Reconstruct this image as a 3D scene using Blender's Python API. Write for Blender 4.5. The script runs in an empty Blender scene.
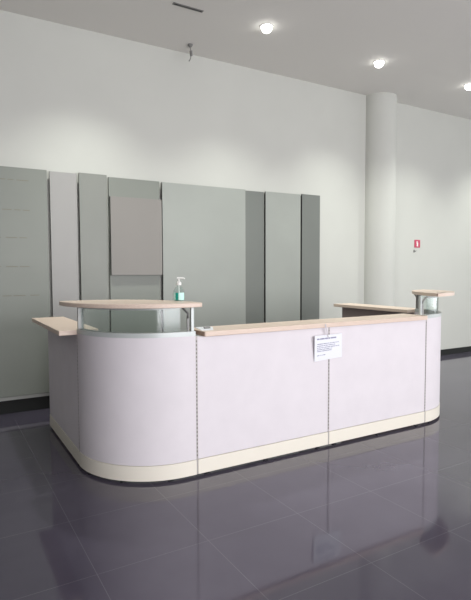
import bpy, bmesh, math, random
from mathutils import Vector, Matrix
random.seed(4)
sc = bpy.context.scene
COL = sc.collection

# ---------------------------------------------------------------- camera
cd = bpy.data.cameras.new('camera'); cam = bpy.data.objects.new('camera', cd); COL.objects.link(cam)
R_ = Vector((0.86235088, -0.50629814, -0.00362653)); U_ = Vector((0.03225519, 0.04778764, 0.99833659)); B_ = Vector((-0.50528265, -0.86103341, 0.05754045))
m = Matrix((R_, U_, B_)).transposed().to_4x4(); m.translation = Vector((0, 0, 1.46))
cam.matrix_world = m
cd.sensor_fit = 'HORIZONTAL'; cd.sensor_width = 36; cd.lens = 36 * 508.46 / 471; cd.clip_start = 0.05
sc.camera = cam

# ---------------------------------------------------------------- world, exposure, window light, side fill
w = bpy.data.worlds.new('world'); sc.world = w; w.use_nodes = True
w.node_tree.nodes['Background'].inputs[0].default_value = (0.75, 0.85, 1, 1)
w.node_tree.nodes['Background'].inputs[1].default_value = 0.5
sc.view_settings.view_transform = 'Standard'; sc.view_settings.look = 'None'
sc.view_settings.gamma = 1; sc.view_settings.exposure = 0.0; sc.view_settings.use_curve_mapping = False

def area(name, loc, rot, sx, sy, power, color):
    l = bpy.data.lights.new(name, 'AREA'); l.shape = 'RECTANGLE'; l.size = sx; l.size_y = sy; l.energy = power; l.color = color
    o = bpy.data.objects.new(name, l); COL.objects.link(o); o.location = loc; o.rotation_euler = rot
    return o
# daylight through the glazed front, behind the camera
area('front_daylight', (3.1, -3.5, 1.8), (math.radians(90), 0, 0), 7.5, 2.9, 490, (0.985, 0.96, 1.0))
area('side_fill', (13.7, 1.0, 1.9), (math.radians(90), 0, math.radians(90)), 7.0, 3.0, 190, (0.95, 0.97, 1.0))  # added fill with no window behind it, brightens ceiling and wall

SPOTS = [(1.41, 4.72), (3.12, 4.64), (4.86, 4.71), (6.56, 4.65), (8.4, 4.72)]
H = 4.06
for i, (x, y) in enumerate(SPOTS):
    l = bpy.data.lights.new('downlight_beam', 'SPOT'); l.energy = 180; l.spot_size = math.radians(108); l.spot_blend = 1.0
    l.shadow_soft_size = 0.06; l.color = (0.97, 1.0, 0.93)
    o = bpy.data.objects.new('downlight_beam', l); COL.objects.link(o); o.location = (x, y, H - 0.075)

# ---------------------------------------------------------------- materials
def mat(name, color, rough=0.6, metal=0.0, noise=0.0, nscale=8, bump=0.0, bscale=200, spec=0.5, stretch=None, coat=0.0, color2=None):
    M = bpy.data.materials.new(name); M.use_nodes = True
    nt = M.node_tree; b = nt.nodes['Principled BSDF']
    b.inputs['Base Color'].default_value = (*color, 1); b.inputs['Roughness'].default_value = rough
    b.inputs['Metallic'].default_value = metal; b.inputs['Specular IOR Level'].default_value = spec
    b.inputs['Coat Weight'].default_value = coat
    tc = nt.nodes.new('ShaderNodeTexCoord'); mp = nt.nodes.new('ShaderNodeMapping')
    nt.links.new(tc.outputs['Object'], mp.inputs[0])
    if stretch: mp.inputs['Scale'].default_value = stretch
    if noise or color2:
        n = nt.nodes.new('ShaderNodeTexNoise'); n.inputs['Scale'].default_value = nscale; n.inputs['Detail'].default_value = 5
        nt.links.new(mp.outputs[0], n.inputs['Vector'])
        r = nt.nodes.new('ShaderNodeValToRGB')
        c2 = color2 or tuple(c * (1 + noise) for c in color); c1 = tuple(c * (1 - noise) for c in color) if not color2 else color
        r.color_ramp.elements[0].position = 0.3; r.color_ramp.elements[1].position = 0.7
        r.color_ramp.elements[0].color = (*c1, 1); r.color_ramp.elements[1].color = (*c2, 1)
        nt.links.new(n.outputs[0], r.inputs[0]); nt.links.new(r.outputs[0], b.inputs['Base Color'])
    if bump:
        n2 = nt.nodes.new('ShaderNodeTexNoise'); n2.inputs['Scale'].default_value = bscale; n2.inputs['Detail'].default_value = 3
        nt.links.new(tc.outputs['Object'], n2.inputs['Vector'])
        bp = nt.nodes.new('ShaderNodeBump'); bp.inputs['Strength'].default_value = bump; bp.inputs['Distance'].default_value = 0.002
        nt.links.new(n2.outputs[0], bp.inputs['Height']); nt.links.new(bp.outputs[0], b.inputs['Normal'])
    return M

def floor_mat():
    M = mat('polished_tile', (0.075, 0.07, 0.078), rough=0.09, spec=0.5); M.node_tree.nodes['Principled BSDF'].inputs['IOR'].default_value = 1.62
    nt = M.node_tree; b = nt.nodes['Principled BSDF']
    g = nt.nodes.new('ShaderNodeNewGeometry'); s = nt.nodes.new('ShaderNodeSeparateXYZ'); nt.links.new(g.outputs['Position'], s.inputs[0])
    def line(sock, off):
        a = nt.nodes.new('ShaderNodeMath'); a.operation = 'SUBTRACT'; nt.links.new(sock, a.inputs[0]); a.inputs[1].default_value = off
        pp = nt.nodes.new('ShaderNodeMath'); pp.operation = 'PINGPONG'; nt.links.new(a.outputs[0], pp.inputs[0]); pp.inputs[1].default_value = 0.603 / 2
        c = nt.nodes.new('ShaderNodeMath'); c.operation = 'LESS_THAN'; nt.links.new(pp.outputs[0], c.inputs[0]); c.inputs[1].default_value = 0.0018
        return c
    lx = line(s.outputs[0], 0.621); ly = line(s.outputs[1], 2.385)
    mx = nt.nodes.new('ShaderNodeMath'); mx.operation = 'MAXIMUM'; nt.links.new(lx.outputs[0], mx.inputs[0]); nt.links.new(ly.outputs[0], mx.inputs[1])
    n = nt.nodes.new('ShaderNodeTexNoise'); n.inputs['Scale'].default_value = 1.6; n.inputs['Detail'].default_value = 6
    nt.links.new(g.outputs['Position'], n.inputs['Vector'])
    r = nt.nodes.new('ShaderNodeValToRGB'); r.color_ramp.elements[0].position = 0.3; r.color_ramp.elements[1].position = 0.75
    r.color_ramp.elements[0].color = (0.062, 0.055, 0.079, 1); r.color_ramp.elements[1].color = (0.082, 0.074, 0.101, 1)
    nt.links.new(n.outputs[0], r.inputs[0])
    mix = nt.nodes.new('ShaderNodeMix'); mix.data_type = 'RGBA'
    nt.links.new(mx.outputs[0], mix.inputs[0]); nt.links.new(r.outputs[0], mix.inputs[6]); mix.inputs[7].default_value = (0.12, 0.112, 0.135, 1)
    nt.links.new(mix.outputs[2], b.inputs['Base Color'])
    ra = nt.nodes.new('ShaderNodeMapRange'); ra.inputs[3].default_value = 0.04; ra.inputs[4].default_value = 0.10
    nt.links.new(n.outputs[0], ra.inputs[0]); nt.links.new(ra.outputs[0], b.inputs['Roughness'])
    return M

def glass_mat():
    M = bpy.data.materials.new('clear_glass'); M.use_nodes = True; nt = M.node_tree; nt.nodes.clear()
    o = nt.nodes.new('ShaderNodeOutputMaterial'); t = nt.nodes.new('ShaderNodeBsdfTransparent'); t.inputs[0].default_value = (0.90, 0.94, 0.93, 1)
    g = nt.nodes.new('ShaderNodeBsdfGlossy'); g.inputs['Roughness'].default_value = 0.12; g.inputs['Color'].default_value = (1, 1, 1, 1)
    lw = nt.nodes.new('ShaderNodeLayerWeight'); pw = nt.nodes.new('ShaderNodeMath'); pw.operation = 'POWER'; pw.inputs[1].default_value = 4; nt.links.new(lw.outputs['Facing'], pw.inputs[0])
    f = nt.nodes.new('ShaderNodeMath'); f.operation = 'MULTIPLY_ADD'; f.inputs[1].default_value = 0.8; f.inputs[2].default_value = 0.035; nt.links.new(pw.outputs[0], f.inputs[0])
    x = nt.nodes.new('ShaderNodeMixShader'); nt.links.new(f.outputs[0], x.inputs[0]); nt.links.new(t.outputs[0], x.inputs[1]); nt.links.new(g.outputs[0], x.inputs[2])
    nt.links.new(x.outputs[0], o.inputs[0]); return M

def emis(name, c, s):
    M = bpy.data.materials.new(name); M.use_nodes = True; b = M.node_tree.nodes['Principled BSDF']
    b.inputs['Base Color'].default_value = (*c, 1); b.inputs['Emission Color'].default_value = (*c, 1); b.inputs['Emission Strength'].default_value = s
    return M

M = dict(
    wall=mat('white_paint', (0.575, 0.585, 0.54), 0.75, noise=0.015, nscale=2, bump=0.1),
    dark_wall=mat('dark_side_wall', (0.3, 0.3, 0.32), 0.7),  # unseen left wall, tone chosen to limit bounce on the desk side
    ceil=mat('ceiling_paint', (0.78, 0.765, 0.72), 0.85, bump=0.08),
    floor=floor_mat(), glass=glass_mat(),
    base=mat('black_skirting', (0.012, 0.013, 0.012), 0.6, spec=0.3),
    strip=mat('pale_strip', (0.42, 0.43, 0.40), 0.5),
    p_green=mat('green_grey_laminate', (0.222, 0.238, 0.208), 0.42, noise=0.03, nscale=1.5, spec=0.4),
    p_light=mat('pale_grey_laminate', (0.35, 0.345, 0.33), 0.5, noise=0.02, nscale=1.5),
    p_mid=mat('mid_green_grey_laminate', (0.238, 0.248, 0.222), 0.42, noise=0.03, nscale=1.5, spec=0.4),
    p_mauve=mat('warm_grey_laminate', (0.245, 0.232, 0.212), 0.5, noise=0.02, nscale=1.5),
    p_sage=mat('sage_grey_laminate', (0.335, 0.355, 0.325), 0.42, noise=0.04, nscale=1.5, spec=0.4),
    p_dark=mat('dark_grey_laminate', (0.175, 0.188, 0.172), 0.42, noise=0.03, nscale=1.5, spec=0.4),
    edge=mat('dark_edge_band', (0.035, 0.035, 0.033), 0.5),
    fabric=mat('pale_lilac_fabric', (0.735, 0.70, 0.72), 0.85, noise=0.02, nscale=6, bump=0.25, bscale=420, spec=0.2),
    cream=mat('cream_metal', (0.84, 0.80, 0.69), 0.45),
    rail=mat('pale_grey_aluminium', (0.56, 0.60, 0.58), 0.35, metal=0.15),
    metal=mat('grey_aluminium', (0.24, 0.24, 0.23), 0.38, metal=0.5),
    seam=mat('seam_post_metal', (0.46, 0.43, 0.41), 0.5, metal=0.2),
    slot=mat('slot_grey', (0.17, 0.16, 0.15), 0.7),
    wood=mat('beech_laminate', (0.74, 0.61, 0.51), 0.42, color2=(0.68, 0.54, 0.44), nscale=9, stretch=(1.5, 14, 14)),
    wood_end=mat('exposed_chipboard', (0.38, 0.26, 0.19), 0.8, color2=(0.48, 0.34, 0.26), nscale=60),
    inner=mat('inner_board', (0.36, 0.29, 0.27), 0.6),
    black=mat('black_plastic', (0.02, 0.02, 0.02), 0.5),
    paper=mat('white_paper', (0.84, 0.86, 0.90), 0.6),
    ink=mat('blue_grey_ink', (0.20, 0.20, 0.32), 0.7),
    tape=mat('clear_tape', (0.56, 0.53, 0.55), 0.6),
    white=mat('white_plastic', (0.80, 0.80, 0.77), 0.35),
    teal=mat('teal_gel', (0.02, 0.42, 0.33), 0.15, coat=0.6),
    mint=mat('mint_label', (0.55, 0.85, 0.76), 0.5),
    red=mat('red_sign', (0.52, 0.03, 0.09), 0.45),
    grey=mat('dull_grey', (0.20, 0.20, 0.19), 0.5),
    tan=mat('tan_residue', (0.20, 0.19, 0.145), 0.6),
    lamp=emis('lamp_glow', (1, 0.99, 0.95), 9),
    lampring=mat('lamp_ring', (0.72, 0.70, 0.67), 0.5),
)

# ---------------------------------------------------------------- helpers
def link(name, bm, material, parent=None, bevel=0.0, smooth=False, segs=2):
    bmesh.ops.recalc_face_normals(bm, faces=bm.faces)
    me = bpy.data.meshes.new(name); bm.to_mesh(me); bm.free()
    mats = material if isinstance(material, (list, tuple)) else [material]
    for q in mats: me.materials.append(q)
    o = bpy.data.objects.new(name, me); COL.objects.link(o)
    if parent: o.parent = parent; o.matrix_parent_inverse = Matrix.Translation(-parent.location)
    if smooth:
        for p in me.polygons: p.use_smooth = True
        me.set_sharp_from_angle(angle=math.radians(35))
    if bevel:
        b = o.modifiers.new('bevel', 'BEVEL'); b.width = bevel; b.segments = segs; b.limit_method = 'ANGLE'; b.angle_limit = math.radians(40)
    return o
def tag(o, label, cat, group=None):
    o['label'] = label; o['category'] = cat
    if group: o['group'] = group
    return o
def thing(name, loc, label, cat, group=None):
    o = bpy.data.objects.new(name, None); COL.objects.link(o); o.location = loc; o.empty_display_size = 0.1
    return tag(o, label, cat, group)
def struct(o): o['kind'] = 'structure'; return o
def box(bm, x0, x1, y0, y1, z0, z1, mi=0):
    v = [bm.verts.new((x, y, z)) for z in (z0, z1) for y in (y0, y1) for x in (x0, x1)]
    for f in ((0, 1, 3, 2), (4, 5, 7, 6), (0, 1, 5, 4), (2, 3, 7, 6), (0, 2, 6, 4), (1, 3, 7, 5)):
        bm.faces.new([v[i] for i in f]).material_index = mi
    return bm
def B(*a): return box(bmesh.new(), *a)
def prism(poly, z0, z1, bm=None):
    bm = bm or bmesh.new(); n = len(poly)
    a = [bm.verts.new((x, y, z0)) for x, y in poly]; b = [bm.verts.new((x, y, z1)) for x, y in poly]
    bm.faces.new(a); bm.faces.new(b)
    for i in range(n): bm.faces.new((a[i], a[(i + 1) % n], b[(i + 1) % n], b[i]))
    return bm
def arc(cx, cy, r, a0, a1, n=32):
    return [(cx + r * math.cos(math.radians(a0 + (a1 - a0) * i / n)), cy + r * math.sin(math.radians(a0 + (a1 - a0) * i / n))) for i in range(n + 1)]
def band(cx, cy, r0, r1, a0, a1, z0, z1, n=40):
    return prism(arc(cx, cy, r1, a0, a1, n) + arc(cx, cy, r0, a1, a0, n), z0, z1)
def lathe(prof, cx, cy, n=32, bm=None):
    bm = bm or bmesh.new(); rings = []
    for r, z in prof:
        rings.append([bm.verts.new((cx + max(r, 1e-4) * math.cos(2 * math.pi * i / n), cy + max(r, 1e-4) * math.sin(2 * math.pi * i / n), z)) for i in range(n)])
    for a, b in zip(rings, rings[1:]):
        for i in range(n): bm.faces.new((a[i], a[(i + 1) % n], b[(i + 1) % n], b[i]))
    bm.faces.new(rings[0]); bm.faces.new(rings[-1]); return bm
def tube(pts, r, n=10, bm=None, flat=1.0):
    bm = bm or bmesh.new(); pts = [Vector(p) for p in pts]; rings = []
    for i, p in enumerate(pts):
        d = ((pts[min(i + 1, len(pts) - 1)] - p).normalized() + (p - pts[max(i - 1, 0)]).normalized()).normalized()
        up = Vector((0, 0, 1)) if abs(d.z) < 0.95 else Vector((0, 1, 0))
        s = d.cross(up).normalized(); t = s.cross(d).normalized()
        rings.append([bm.verts.new(p + s * r * math.cos(2 * math.pi * k / n) + t * r * flat * math.sin(2 * math.pi * k / n)) for k in range(n)])
    for a, b in zip(rings, rings[1:]):
        for k in range(n): bm.faces.new((a[k], a[(k + 1) % n], b[(k + 1) % n], b[k]))
    bm.faces.new(rings[0]); bm.faces.new(rings[-1]); return bm

# ---------------------------------------------------------------- room shell
YW = 5.68; X0, X1, Y0 = -7.0, 14.0, -3.8
struct(link('floor', B(X0 - .2, X1 + .2, Y0 - .2, YW + .2, -0.1, 0), M['floor']))
struct(link('ceiling', B(X0 - .2, X1 + .2, Y0 - .2, YW + .2, H, H + 0.1), M['ceil']))
struct(link('wall_back', B(X0 - .2, X1 + .2, YW, YW + .2, 0, H), M['wall']))
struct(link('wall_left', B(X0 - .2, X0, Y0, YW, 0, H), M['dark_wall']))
struct(link('wall_right', B(X1, X1 + .2, Y0, YW, 0, H), M['wall']))
bm = bmesh.new(); box(bm, X0 - .2, -0.7, Y0 - .2, Y0, 0, H); box(bm, 7.0, X1 + .2, Y0 - .2, Y0, 0, H)
box(bm, -0.7, 7.0, Y0 - .2, Y0, 0, 0.3); box(bm, -0.7, 7.0, Y0 - .2, Y0, 3.3, H)
struct(link('wall_front', bm, M['wall']))
bm = bmesh.new()
for x in (-0.7, 1.2, 3.1, 5.0, 6.94): box(bm, x, x + .06, Y0 - .12, Y0 - .06, 0.3, 3.3)
box(bm, -0.7, 7.0, Y0 - .12, Y0 - .06, 0.3, 0.36); box(bm, -0.7, 7.0, Y0 - .12, Y0 - .06, 3.24, 3.3)
wf = struct(link('window_1', bm, M['metal']))
struct(link('column', prism(arc(5.865, 5.68, 0.265, 180, 360, 40), 0, H), M['wall'], smooth=True))
bm = B(X0, 5.60, YW - 0.02, YW, 0, 0.095); box(bm, 6.16, X1, YW - 0.02, YW, 0, 0.095)
struct(link('baseboard_back', bm, M['base'], bevel=0.003))
struct(link('trim_1', prism(arc(5.865, 5.68, 0.277, 180, 360, 40), 0, 0.095), M['base']))
struct(link('trim_2', B(-0.8, 4.68, YW - 0.06, YW - 0.02, 0.138, 0.175), M['strip'], bevel=0.003))
struct(link('trim_3', B(-0.8, 4.68, YW - 0.05, YW - 0.02, 0.0, 0.138), M['base'], bevel=0.002))

# ---------------------------------------------------------------- wall cladding boards
def board(x0, x1, yf, z0, z1, m, label, th=0.022, yb=None):
    t = thing('wall_board', ((x0 + x1) / 2, yf, z0), label, 'wall panel')
    link('board_face', B(x0, x1, yf, yf + 0.003, z0, z1), m, t, bevel=0.001)
    link('edge_band', B(x0 + 0.0005, x1 - 0.0005, yf + 0.003, yf + th, z0 + .0005, z1 - .0005), M['edge'], t)
    link('batten', B(x0 + 0.03, x1 - 0.03, yf + th, YW, z0 + 0.02, z1 - 0.012), M['edge'], t)
    return t
ZB = 0.18
t1 = board(-0.20, 1.020, 5.605, ZB, 2.51, M['p_green'], 'wide green-grey wall board with faint rows of tape residue, leftmost, at the picture edge', 0.03)
board(1.050, 1.325, 5.615, ZB, 2.505, M['p_light'], 'narrow pale light-grey wall board between the wide leftmost board and a green-grey one')
board(1.348, 1.648, 5.600, ZB, 2.515, M['p_mid'], 'narrow green-grey wall board just right of the pale light-grey narrow one')
board(1.672, 2.272, 5.615, ZB, 2.50, M['p_green'], 'green-grey wall board with a square warm-grey board mounted over its middle')
board(2.300, 3.440, 5.600, ZB, 2.495, M['p_sage'], 'widest pale sage-grey wall board behind the sanitizer bottle')
board(3.444, 3.725, 5.606, ZB, 2.485, M['p_dark'], 'narrow dark grey wall board between two pale sage boards')
board(3.750, 4.325, 5.600, ZB, 2.495, M['p_sage'], 'medium pale sage-grey wall board between the two narrow dark grey boards')
board(4.350, 4.665, 5.600, ZB, 2.505, M['p_dark'], 'narrow dark grey wall board at the right end of the row')
t5 = thing('square_board', (1.98, 5.57, 1.41), 'square warm-grey board mounted proud of the green-grey wall boards, above the desk', 'wall panel')
link('board_face', B(1.676, 2.280, 5.572, 5.576, 1.415, 2.285), M['p_mauve'], t5, bevel=0.001)
link('edge_band', B(1.677, 2.279, 5.576, 5.614, 1.416, 2.284), M['edge'], t5)
bm = bmesh.new()
for z, tl in ((2.38, 1), (2.08, 1), (1.80, 1), (1.506, 1), (1.21, 1)):
    x = 0.46
    while x < 0.83:
        wd = random.uniform(0.05, 0.12); box(bm, x, x + wd, 5.6042, 5.605, z, z + 0.008); x += wd + random.uniform(0.015, 0.05)
link('tape_residue', bm, M['tan'], t1)

# ---------------------------------------------------------------- reception desk
YF = 3.18; XS = (1.55, 2.755, 3.945); XL = 0.87; XR = 4.545; CY = 3.78; RC = 0.60
CLX = XL + RC; CRX = XR - RC; YB = 4.93
Z0, ZBASE, ZP = 0.02, 0.125, 1.0
def feet(pts, parent):
    for x, y in pts: link('levelling_foot', lathe([(0.022, 0), (0.022, 0.008), (0.009, 0.010), (0.009, Z0 + .004)], x, y, 14), M['black'], parent)
def slot_post(x, y, face, z0, z1, parent):
    """upright with a row of slots facing -Y ('f') or -X ('l') or +X ('r')"""
    w2 = 0.006
    if face == 'f': p = link('slotted_post', B(x - w2, x + w2, y - 0.001, y + 0.03, z0, z1), M['seam'], parent)
    else: p = link('slotted_post', B(x - 0.001 if face == 'l' else x - 0.03, x + 0.03 if face == 'l' else x + .001, y - w2, y + w2, z0, z1), M['seam'], parent)
    bm = bmesh.new(); z = z0 + 0.13
    while z < z1 - 0.03:
        if face == 'f': box(bm, x - 0.0038, x + 0.0038, y - 0.0018, y - 0.0008, z, z + 0.014)
        elif face == 'l': box(bm, x - 0.0018, x - 0.0008, y - 0.0022, y + 0.0022, z, z + 0.014)
        else: box(bm, x + 0.0008, x + 0.0018, y - 0.0022, y + 0.0022, z, z + 0.014)
        z += 0.028
    link('slots', bm, M['slot'], p)
def front_module(x0, x1, label, post_right):
    t = thing('counter_module', ((x0 + x1) / 2, YF, 0), label, 'desk panel')
    g = 0.0065; xe = x1 - (2 * g if post_right else g)
    link('fabric_panel', B(x0 + g, xe, YF + 0.003, YF + 0.055, ZBASE + 0.003, ZP), M['fabric'], t, bevel=0.003)
    link('base_panel', B(x0 + g, xe, YF, YF + 0.06, Z0, ZBASE), M['cream'], t, bevel=0.002)
    slot_post(x0, YF + 0.004, 'f', Z0, ZP, t)
    if post_right: slot_post(x1 - g, YF + 0.004, 'f', Z0, ZP, t)
    feet([(x0 + 0.09, YF + 0.035), ((x0 + x1) / 2, YF + 0.035), (x1 - 0.09, YF + 0.035)], t)
    return t
front_module(XS[0], XS[1], 'flat pale lilac front panel of the desk, left of the paper notice seam', False)
front_module(XS[1], XS[2], 'flat pale lilac front panel of the desk, between the notice and the right rounded corner', True)

def side_module(xo, s, label):
    """s=+1: outer face at -X side (left wing); s=-1: right wing"""
    t = thing('counter_side_module', (xo, (CY + YB) / 2, 0), label, 'desk panel')
    def X(a, b): return (xo + a, xo + b) if s > 0 else (xo - b, xo - a)
    link('fabric_panel', B(*X(0.003, 0.055), CY + 0.0135, YB, ZBASE + .003, ZP - 0.005), M['fabric'], t, bevel=0.003)
    link('inner_board', B(*X(0.055, 0.062), CY + 0.0135, YB, 0.03, ZP - 0.005), M['inner'], t)
    link('base_panel', B(*X(0, 0.055), CY + 0.0135, YB + 0.001, Z0, ZBASE), M['cream'], t, bevel=0.002)
    slot_post(xo + (0.004 if s > 0 else -0.004), CY + 0.0068, 'l' if s > 0 else 'r', Z0, ZP - 0.005, t)
    feet([(xo + s * 0.03, CY + 0.09), (xo + s * 0.03, YB - 0.09)], t)
side_module(XL, 1, 'flat side panel of the desk left wing, shaded, left of the rounded corner')
side_module(XR, -1, 'side panel of the desk right wing, brown inner board showing behind the counter')

def corner_module(cx, a0, a1, label, flat_x0, flat_x1):
    t = thing('counter_corner_module', (cx, CY, 0), label, 'desk panel')
    def shp(r0, r1, z0, z1, trim):
        outer = arc(cx, CY, r1, a0, a1, 48); inner = arc(cx, CY, r0, a1, a0, 48)
        if cx < 2:   # arc runs 180 -> 270, then a short straight run to the first seam
            return prism(outer + [(flat_x1 - trim, CY - r1), (flat_x1 - trim, CY - r0)] + inner, z0, z1)
        return prism(outer + inner, z0, z1)
    link('fabric_panel', shp(RC - 0.055, RC - 0.003, ZBASE + 0.003, 1.008, 0.0066), M['fabric'], t, smooth=True)
    link('base_panel', shp(RC - 0.06, RC, Z0, ZBASE, 0.0066), M['cream'], t, smooth=True)
    link('cap_rail', shp(RC - 0.058, RC - 0.001, 1.008, 1.04, 0.0066), M['rail'], t, smooth=True)
    am = [a0 + (a1 - a0) * k for k in (0.12, 0.5, 0.88)]
    feet([(cx + (RC - 0.035) * math.cos(math.radians(a)), CY + (RC - 0.035) * math.sin(math.radians(a))) for a in am], t)
    return t
corner_module(CLX, 180, 270, 'large rounded pale lilac corner module at the left of the desk', None, XS[0])
corner_module(CRX, 270, 360, 'rounded pale lilac corner module at the far right of the desk', None, None)

# raised shelves on the two corners
ZS0, ZS1 = 1.215, 1.245
def bez(p0, p1, p2, p3, n=20):
    o = []
    for i in range(1, n):
        u = i / n; o.append(tuple((1 - u) ** 3 * a + 3 * (1 - u) ** 2 * u * b + 3 * (1 - u) * u * u * c + u ** 3 * d for a, b, c, d in zip(p0, p1, p2, p3)))
    return o
def shelf(mirror, label, tip, c1, c2):
    cx = CLX; mx = (lambda x: x) if not mirror else (lambda x: XL + XR - x)
    t = thing('raised_shelf', (mx(cx - 0.3), 3.4, 1.04), label, 'shelf')
    ro = RC + 0.115
    out = arc(cx, CY, ro, 178, 270, 40) + [(tip - .02, CY - ro), (tip, CY - ro + 0.02)]
    back = bez((tip, CY - ro + 0.02), c1, c2, (cx - ro, CY + .03))
    poly = [(mx(x), y) for x, y in out + back]
    link('shelf_top', prism(poly, ZS0, ZS1), M['wood'], t, bevel=0.006, segs=3)
    rg = RC - 0.03
    def arcs(r0, r1, z0, z1, aa=183, ab=267):
        return prism([(mx(x), y) for x, y in arc(cx, CY, r1, aa, ab, 40) + arc(cx, CY, r0, ab, aa, 40)], z0, z1)
    link('glass_screen', arcs(rg - 0.003, rg + 0.003, 1.04, 1.195), M['glass'], t, smooth=True)
    link('top_rail', arcs(rg - 0.008, rg + 0.008, 1.195, 1.2149), M['rail'], t, smooth=True)
    for ang in (270, 180):
        # bent flat-bar bracket standing on the cap rail and leaning in under the shelf
        c, s = math.cos(math.radians(ang)), math.sin(math.radians(ang))
        ex, ey = (0.03, 0) if ang == 270 else (0, 0.0)
        px, py = cx + (RC - 0.03) * c + ex, CY + (RC - 0.03) * s + ey
        tx, ty = (-1, 0) if ang == 270 else (1, 0)
        pts = [(px, py, 1.04), (px, py, 1.13), (px, py, 1.165), (px + tx * 0.03, py + ty * 0.03, 1.195), (px + tx * .04, py + ty * .05, 1.205)]
        link('bracket', tube([(mx(a), b, d) for a, b, d in pts], 0.011, 8, flat=0.8), M['metal'], t, smooth=True)
        b2 = bmesh.new(); xx = mx(px + 0.03)
        if ang == 270: box(b2, xx - 0.011, xx + 0.011, py - 0.011, py + 0.011, 1.0402, 1.2145)
        else:
            xa, xb = sorted((mx(0.873), mx(0.915))); box(b2, xa, xb, CY - 0.030, CY - 0.012, 1.0402, 1.2145)
        link('upright', b2, M['rail'] if ang == 270 else M['metal'], t, bevel=0.002)
    return t
shelf(False, 'raised rounded beech shelf over a curved glass screen, carrying the sanitizer bottle', 1.55, (1.58, 3.55), (1.15, 3.95))
shelf(True, 'smaller-looking raised beech shelf over glass at the far right corner of the desk', 1.46, (1.40, 3.40), (1.12, 3.80))

# worktops
ZT0, ZT1 = 1.0, 1.035
tw = tag(link('front_worktop', prism([(1.602, 3.15), (3.90, 3.15)] + arc(3.90, 3.19, 0.04, 270, 360, 8) + [(3.94, 3.45), (1.602, 3.45)], ZT0, ZT1), M['wood'], bevel=0.004), 'long straight beech worktop along the front of the desk', 'worktop')
link('end_cap', B(1.5990, 1.6015, 3.156, 3.444, ZT0 + .003, ZT1 - .003), M['wood_end'], tw)
tag(link('left_worktop', B(0.745, 1.03, 3.783, 4.985, 0.9952, ZT1 - .004), M['wood'], bevel=0.004), 'beech worktop on the left wing, overhanging the shaded side panel', 'worktop')
tag(link('right_worktop', B(XL + XR - 1.03, XL + XR - 0.745, 3.80, 4.985, 0.9952, ZT1 - .004), M['wood'], bevel=0.004), 'beech worktop on the right wing, receding behind the front counter', 'worktop')

# ---------------------------------------------------------------- things on the desk
bx, by, bz = 1.50, 3.36, ZS1 + 0.0002
sb = thing('sanitizer_bottle', (bx, by, bz), 'teal hand sanitizer pump bottle standing on the raised left shelf', 'bottle')
link('bottle_body', lathe([(0.036, bz), (0.040, bz + .004), (0.041, bz + .062), (0.036, bz + .078), (0.022, bz + .098), (0.012, bz + .108), (0.012, bz + .114)], bx, by, 28), M['glass'], sb, smooth=True)
link('gel', lathe([(0.033, bz + .003), (0.038, bz + .006), (0.038, bz + .058)], bx, by, 28), M['teal'], sb, smooth=True)
a0 = math.degrees(math.atan2(-by, -bx))
lb = link('front_label', prism([(bx + r * math.cos(math.radians(a)), by + r * math.sin(math.radians(a))) for r, a in [(0.0425, a0 - 5 + k * 8) for k in range(9)] + [(0.0415, a0 + 59 - k * 8) for k in range(9)]], bz + .006, bz + .06), M['mint'], sb)
lb['label'] = 'pale mint label'
link('side_label', prism([(bx + r * math.cos(math.radians(a)), by + r * math.sin(math.radians(a))) for r, a in [(0.0425, a0 - 62 + k * 5) for k in range(6)] + [(0.0415, a0 - 37 - k * 5) for k in range(6)]], bz + .006, bz + .06), M['mint'], sb)
link('collar', lathe([(0.014, bz + .112), (0.018, bz + .114), (0.018, bz + .130), (0.012, bz + .138), (0.006, bz + .140)], bx, by, 20), M['white'], sb, smooth=True)
pm = link('pump', tube([(bx, by, bz + .138), (bx, by, bz + .160)], 0.005, 10), M['white'], sb, smooth=True)
link('nozzle', tube([(bx - .012, by + .006, bz + .164), (bx, by, bz + .165), (bx + .03, by - .016, bz + .163), (bx + .038, by - .02, bz + .157)], 0.0055, 10), M['white'], pm, smooth=True)
link('dip_tube', tube([(bx, by, bz + .02), (bx, by, bz + .112)], 0.004, 8), M['white'], sb)

pd = thing('leaflet', (1.70, 3.30, ZT1), 'small white leaflet lying at the left end of the front worktop', 'leaflet')
pp = link('sheet', prism([(1.61, 3.22), (1.70, 3.21), (1.785, 3.39), (1.66, 3.43)], ZT1 + .0003, ZT1 + .0035), M['paper'], pd)
cpd = thing('card_holder', (1.74, 3.30, ZT1 + .0035), 'small dark grey object lying on the white leaflet', 'small object')
link('tray', prism([(1.665, 3.29), (1.715, 3.285), (1.74, 3.345), (1.69, 3.35)], ZT1 + .0037, ZT1 + .014), M['grey'], cpd, bevel=0.003)
link('lid', prism([(1.67, 3.295), (1.71, 3.29), (1.73, 3.34), (1.695, 3.345)], ZT1 + .014, ZT1 + .018), M['metal'], cpd, bevel=0.001)

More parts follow.
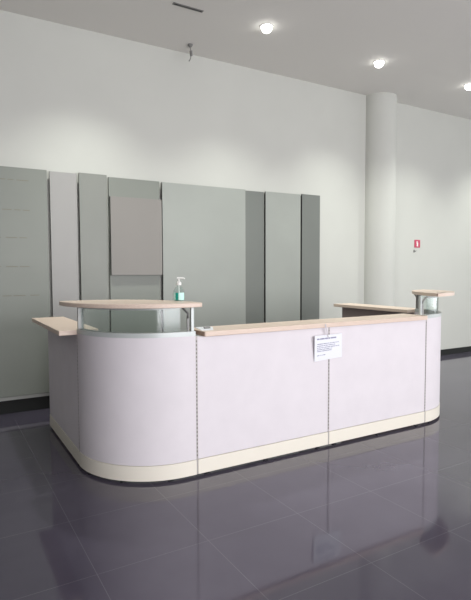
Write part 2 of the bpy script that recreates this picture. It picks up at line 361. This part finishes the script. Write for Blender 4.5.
# paper notice taped to the worktop edge
def notice():
    c = [Vector((2.597, 3.176, 0.726)), Vector((2.890, 3.176, 0.742)), Vector((2.862, 3.1475, 0.943)), Vector((2.577, 3.1475, 0.938))]
    t = thing('paper_notice', (2.72, 3.1475, 0.73), 'white printed paper notice taped in front of the desk, over a panel seam', 'notice')
    bm = bmesh.new(); n = 12; g0 = []; g1 = []
    def P(u, v, off):
        p = (c[0] * (1 - u) + c[1] * u) * (1 - v) + (c[3] * (1 - u) + c[2] * u) * v
        return Vector((p.x, p.y + off + 0.003 * math.sin(u * 3.1) * (1 - v), p.z))
    for off, g in ((0, g0), (0.0006, g1)):
        for i in range(n + 1): g.append([bm.verts.new(P(i / n, j / 4, off)) for j in range(5)])
    for g in (g0, g1):
        for i in range(n):
            for j in range(4): bm.faces.new((g[i][j], g[i + 1][j], g[i + 1][j + 1], g[i][j + 1]))
    loop = lambda g: [g[i][0] for i in range(n + 1)] + [g[n][j] for j in range(1, 5)] + [g[i][4] for i in range(n - 1, -1, -1)] + [g[0][j] for j in range(3, 0, -1)]
    a, b = loop(g0), loop(g1)
    for i in range(len(a)): bm.faces.new((a[i], a[(i + 1) % len(a)], b[(i + 1) % len(a)], b[i]))
    link('sheet', bm, M['paper'], t, smooth=True)
    bm = bmesh.new(); rnd = random.Random(3)
    rows = [(0.86, 0.08, 0.80, 0.022), (0.66, 0.09, 0.88, 0.012), (0.585, 0.09, 0.74, 0.012), (0.51, 0.09, 0.90, 0.012), (0.44, 0.09, 0.62, 0.012), (0.375, 0.09, 0.60, 0.012), (0.21, 0.09, 0.38, 0.012)]
    for part, rws in (('printed_heading', rows[:1]), ('printed_paragraph', rows[1:6]), ('printed_footer', rows[6:])):
        bm = bmesh.new()
        for v, u0, u1, hh in rws:
            u = u0; hh = hh * 1.25
            while u < u1:
                wd = rnd.uniform(0.012, 0.022) * (1.6 if hh > .02 else 1)
                q = [P(u, v - hh, -0.0005), P(u + wd, v - hh, -0.0005), P(u + wd, v + hh, -0.0005), P(u, v + hh, -0.0005)]
                bm.faces.new([bm.verts.new(p) for p in q]); u += wd + (0.006 if rnd.random() > .2 else 0.02)
        link(part, bm, M['ink'], t)
    bm = bmesh.new()
    for x0, x1 in ((2.708, 2.720),):
        pts = [(x0, 0.92), (x1, 0.92), (x1 - 0.03, 1.028), (x0 - 0.03, 1.028)]
        a = [bm.verts.new((x, 3.1465, z)) for x, z in pts]; b = [bm.verts.new((x, 3.1469, z)) for x, z in pts]
        bm.faces.new(a); bm.faces.new(b)
        for i in range(4): bm.faces.new((a[i], a[(i + 1) % 4], b[(i + 1) % 4], b[i]))
    link('tape_strip', bm, M['tape'], t)
notice()

# ---------------------------------------------------------------- wall sign and hook
sg = thing('fire_extinguisher_sign', (6.7700, YW, 1.83), 'small red sign with white extinguisher symbol on the wall right of the column', 'sign')
link('sign_plate', B(6.7000, 6.8350, YW - .006, YW - .0005, 1.825, 1.95), M['red'], sg, bevel=0.002)
bm = B(6.7530, 6.7820, YW - .0085, YW - .006, 1.845, 1.905); box(bm, 6.7600, 6.7750, YW - .0085, YW - .006, 1.905, 1.92)
box(bm, 6.7450, 6.7780, YW - .0085, YW - .006, 1.92, 1.927); box(bm, 6.7450, 6.7500, YW - .0085, YW - .006, 1.89, 1.92)
link('symbol', bm, M['white'], sg)
hk = thing('wall_hook', (6.7100, YW, 1.74), 'tiny grey extinguisher hook on the wall below the red sign', 'hook')
link('hook_plate', B(6.6850, 6.7100, YW - .006, YW - .0005, 1.745, 1.79), M['grey'], hk)
link('hook_arm', tube([(6.6975, YW - .006, 1.765), (6.6975, YW - .03, 1.762), (6.6975, YW - .045, 1.775)], 0.005, 8), M['grey'], hk)

# ---------------------------------------------------------------- ceiling fittings
lab = {0: 'round recessed downlight in the ceiling left of the dark slot vent', 1: 'round glowing downlight in the ceiling nearest the slot vent, leftmost lit one in view',
       2: 'round glowing downlight in the ceiling above the column, middle of three', 3: 'round glowing downlight in the ceiling at the right picture edge'}
for i in (0, 1, 2, 3):
    x, y = SPOTS[i]
    t = thing('downlight', (x, y, H), lab[i], 'ceiling light', 'recessed downlights')
    link('trim_ring', lathe([(0.058, H - .0006), (0.058, H - .006), (0.066, H - .008), (0.074, H - .006), (0.076, H - .0006)], x, y, 32), M['lampring'], t, smooth=True)
    link('bloom_dome', lathe([(0.057, H - .004), (0.057, H - .02), (0.05, H - .042), (0.035, H - .058), (0.015, H - .066), (0.001, H - .067)], x, y, 32), M['lamp'], t, smooth=True)  # bloom of the recessed lamp built as a hanging glowing dome
vt = thing('slot_vent', (2.23, 4.70, H), 'short dark linear slot vent in the ceiling above the wide wall boards', 'vent')
link('vent_frame', B(2.065, 2.39, 4.680, 4.72, H - .006, H - .0005), M['grey'], vt, bevel=0.001)
link('slot', B(2.08, 2.375, 4.693, 4.707, H - .0075, H - .006), M['black'], vt)
hf = thing('ceiling_bracket', (2.60, 5.44, H), 'small dark bracket with a short drop rod on the ceiling near the wall', 'fitting')
link('mount_plate', lathe([(0.030, H - .0005), (0.030, H - .012), (0.015, H - .03)], 2.60, 5.44, 20), M['grey'], hf)
link('rod', tube([(2.60, 5.44, H - .015), (2.61, 5.44, H - .09)], 0.006, 8), M['metal'], hf)
link('fitting_body', tube([(2.61, 5.44, H - .07), (2.612, 5.44, H - .125)], 0.016, 10), M['grey'], hf)
link('wire_tip', tube([(2.612, 5.44, H - .12), (2.60, 5.44, H - .165), (2.585, 5.44, H - .19)], 0.006, 8), M['grey'], hf)
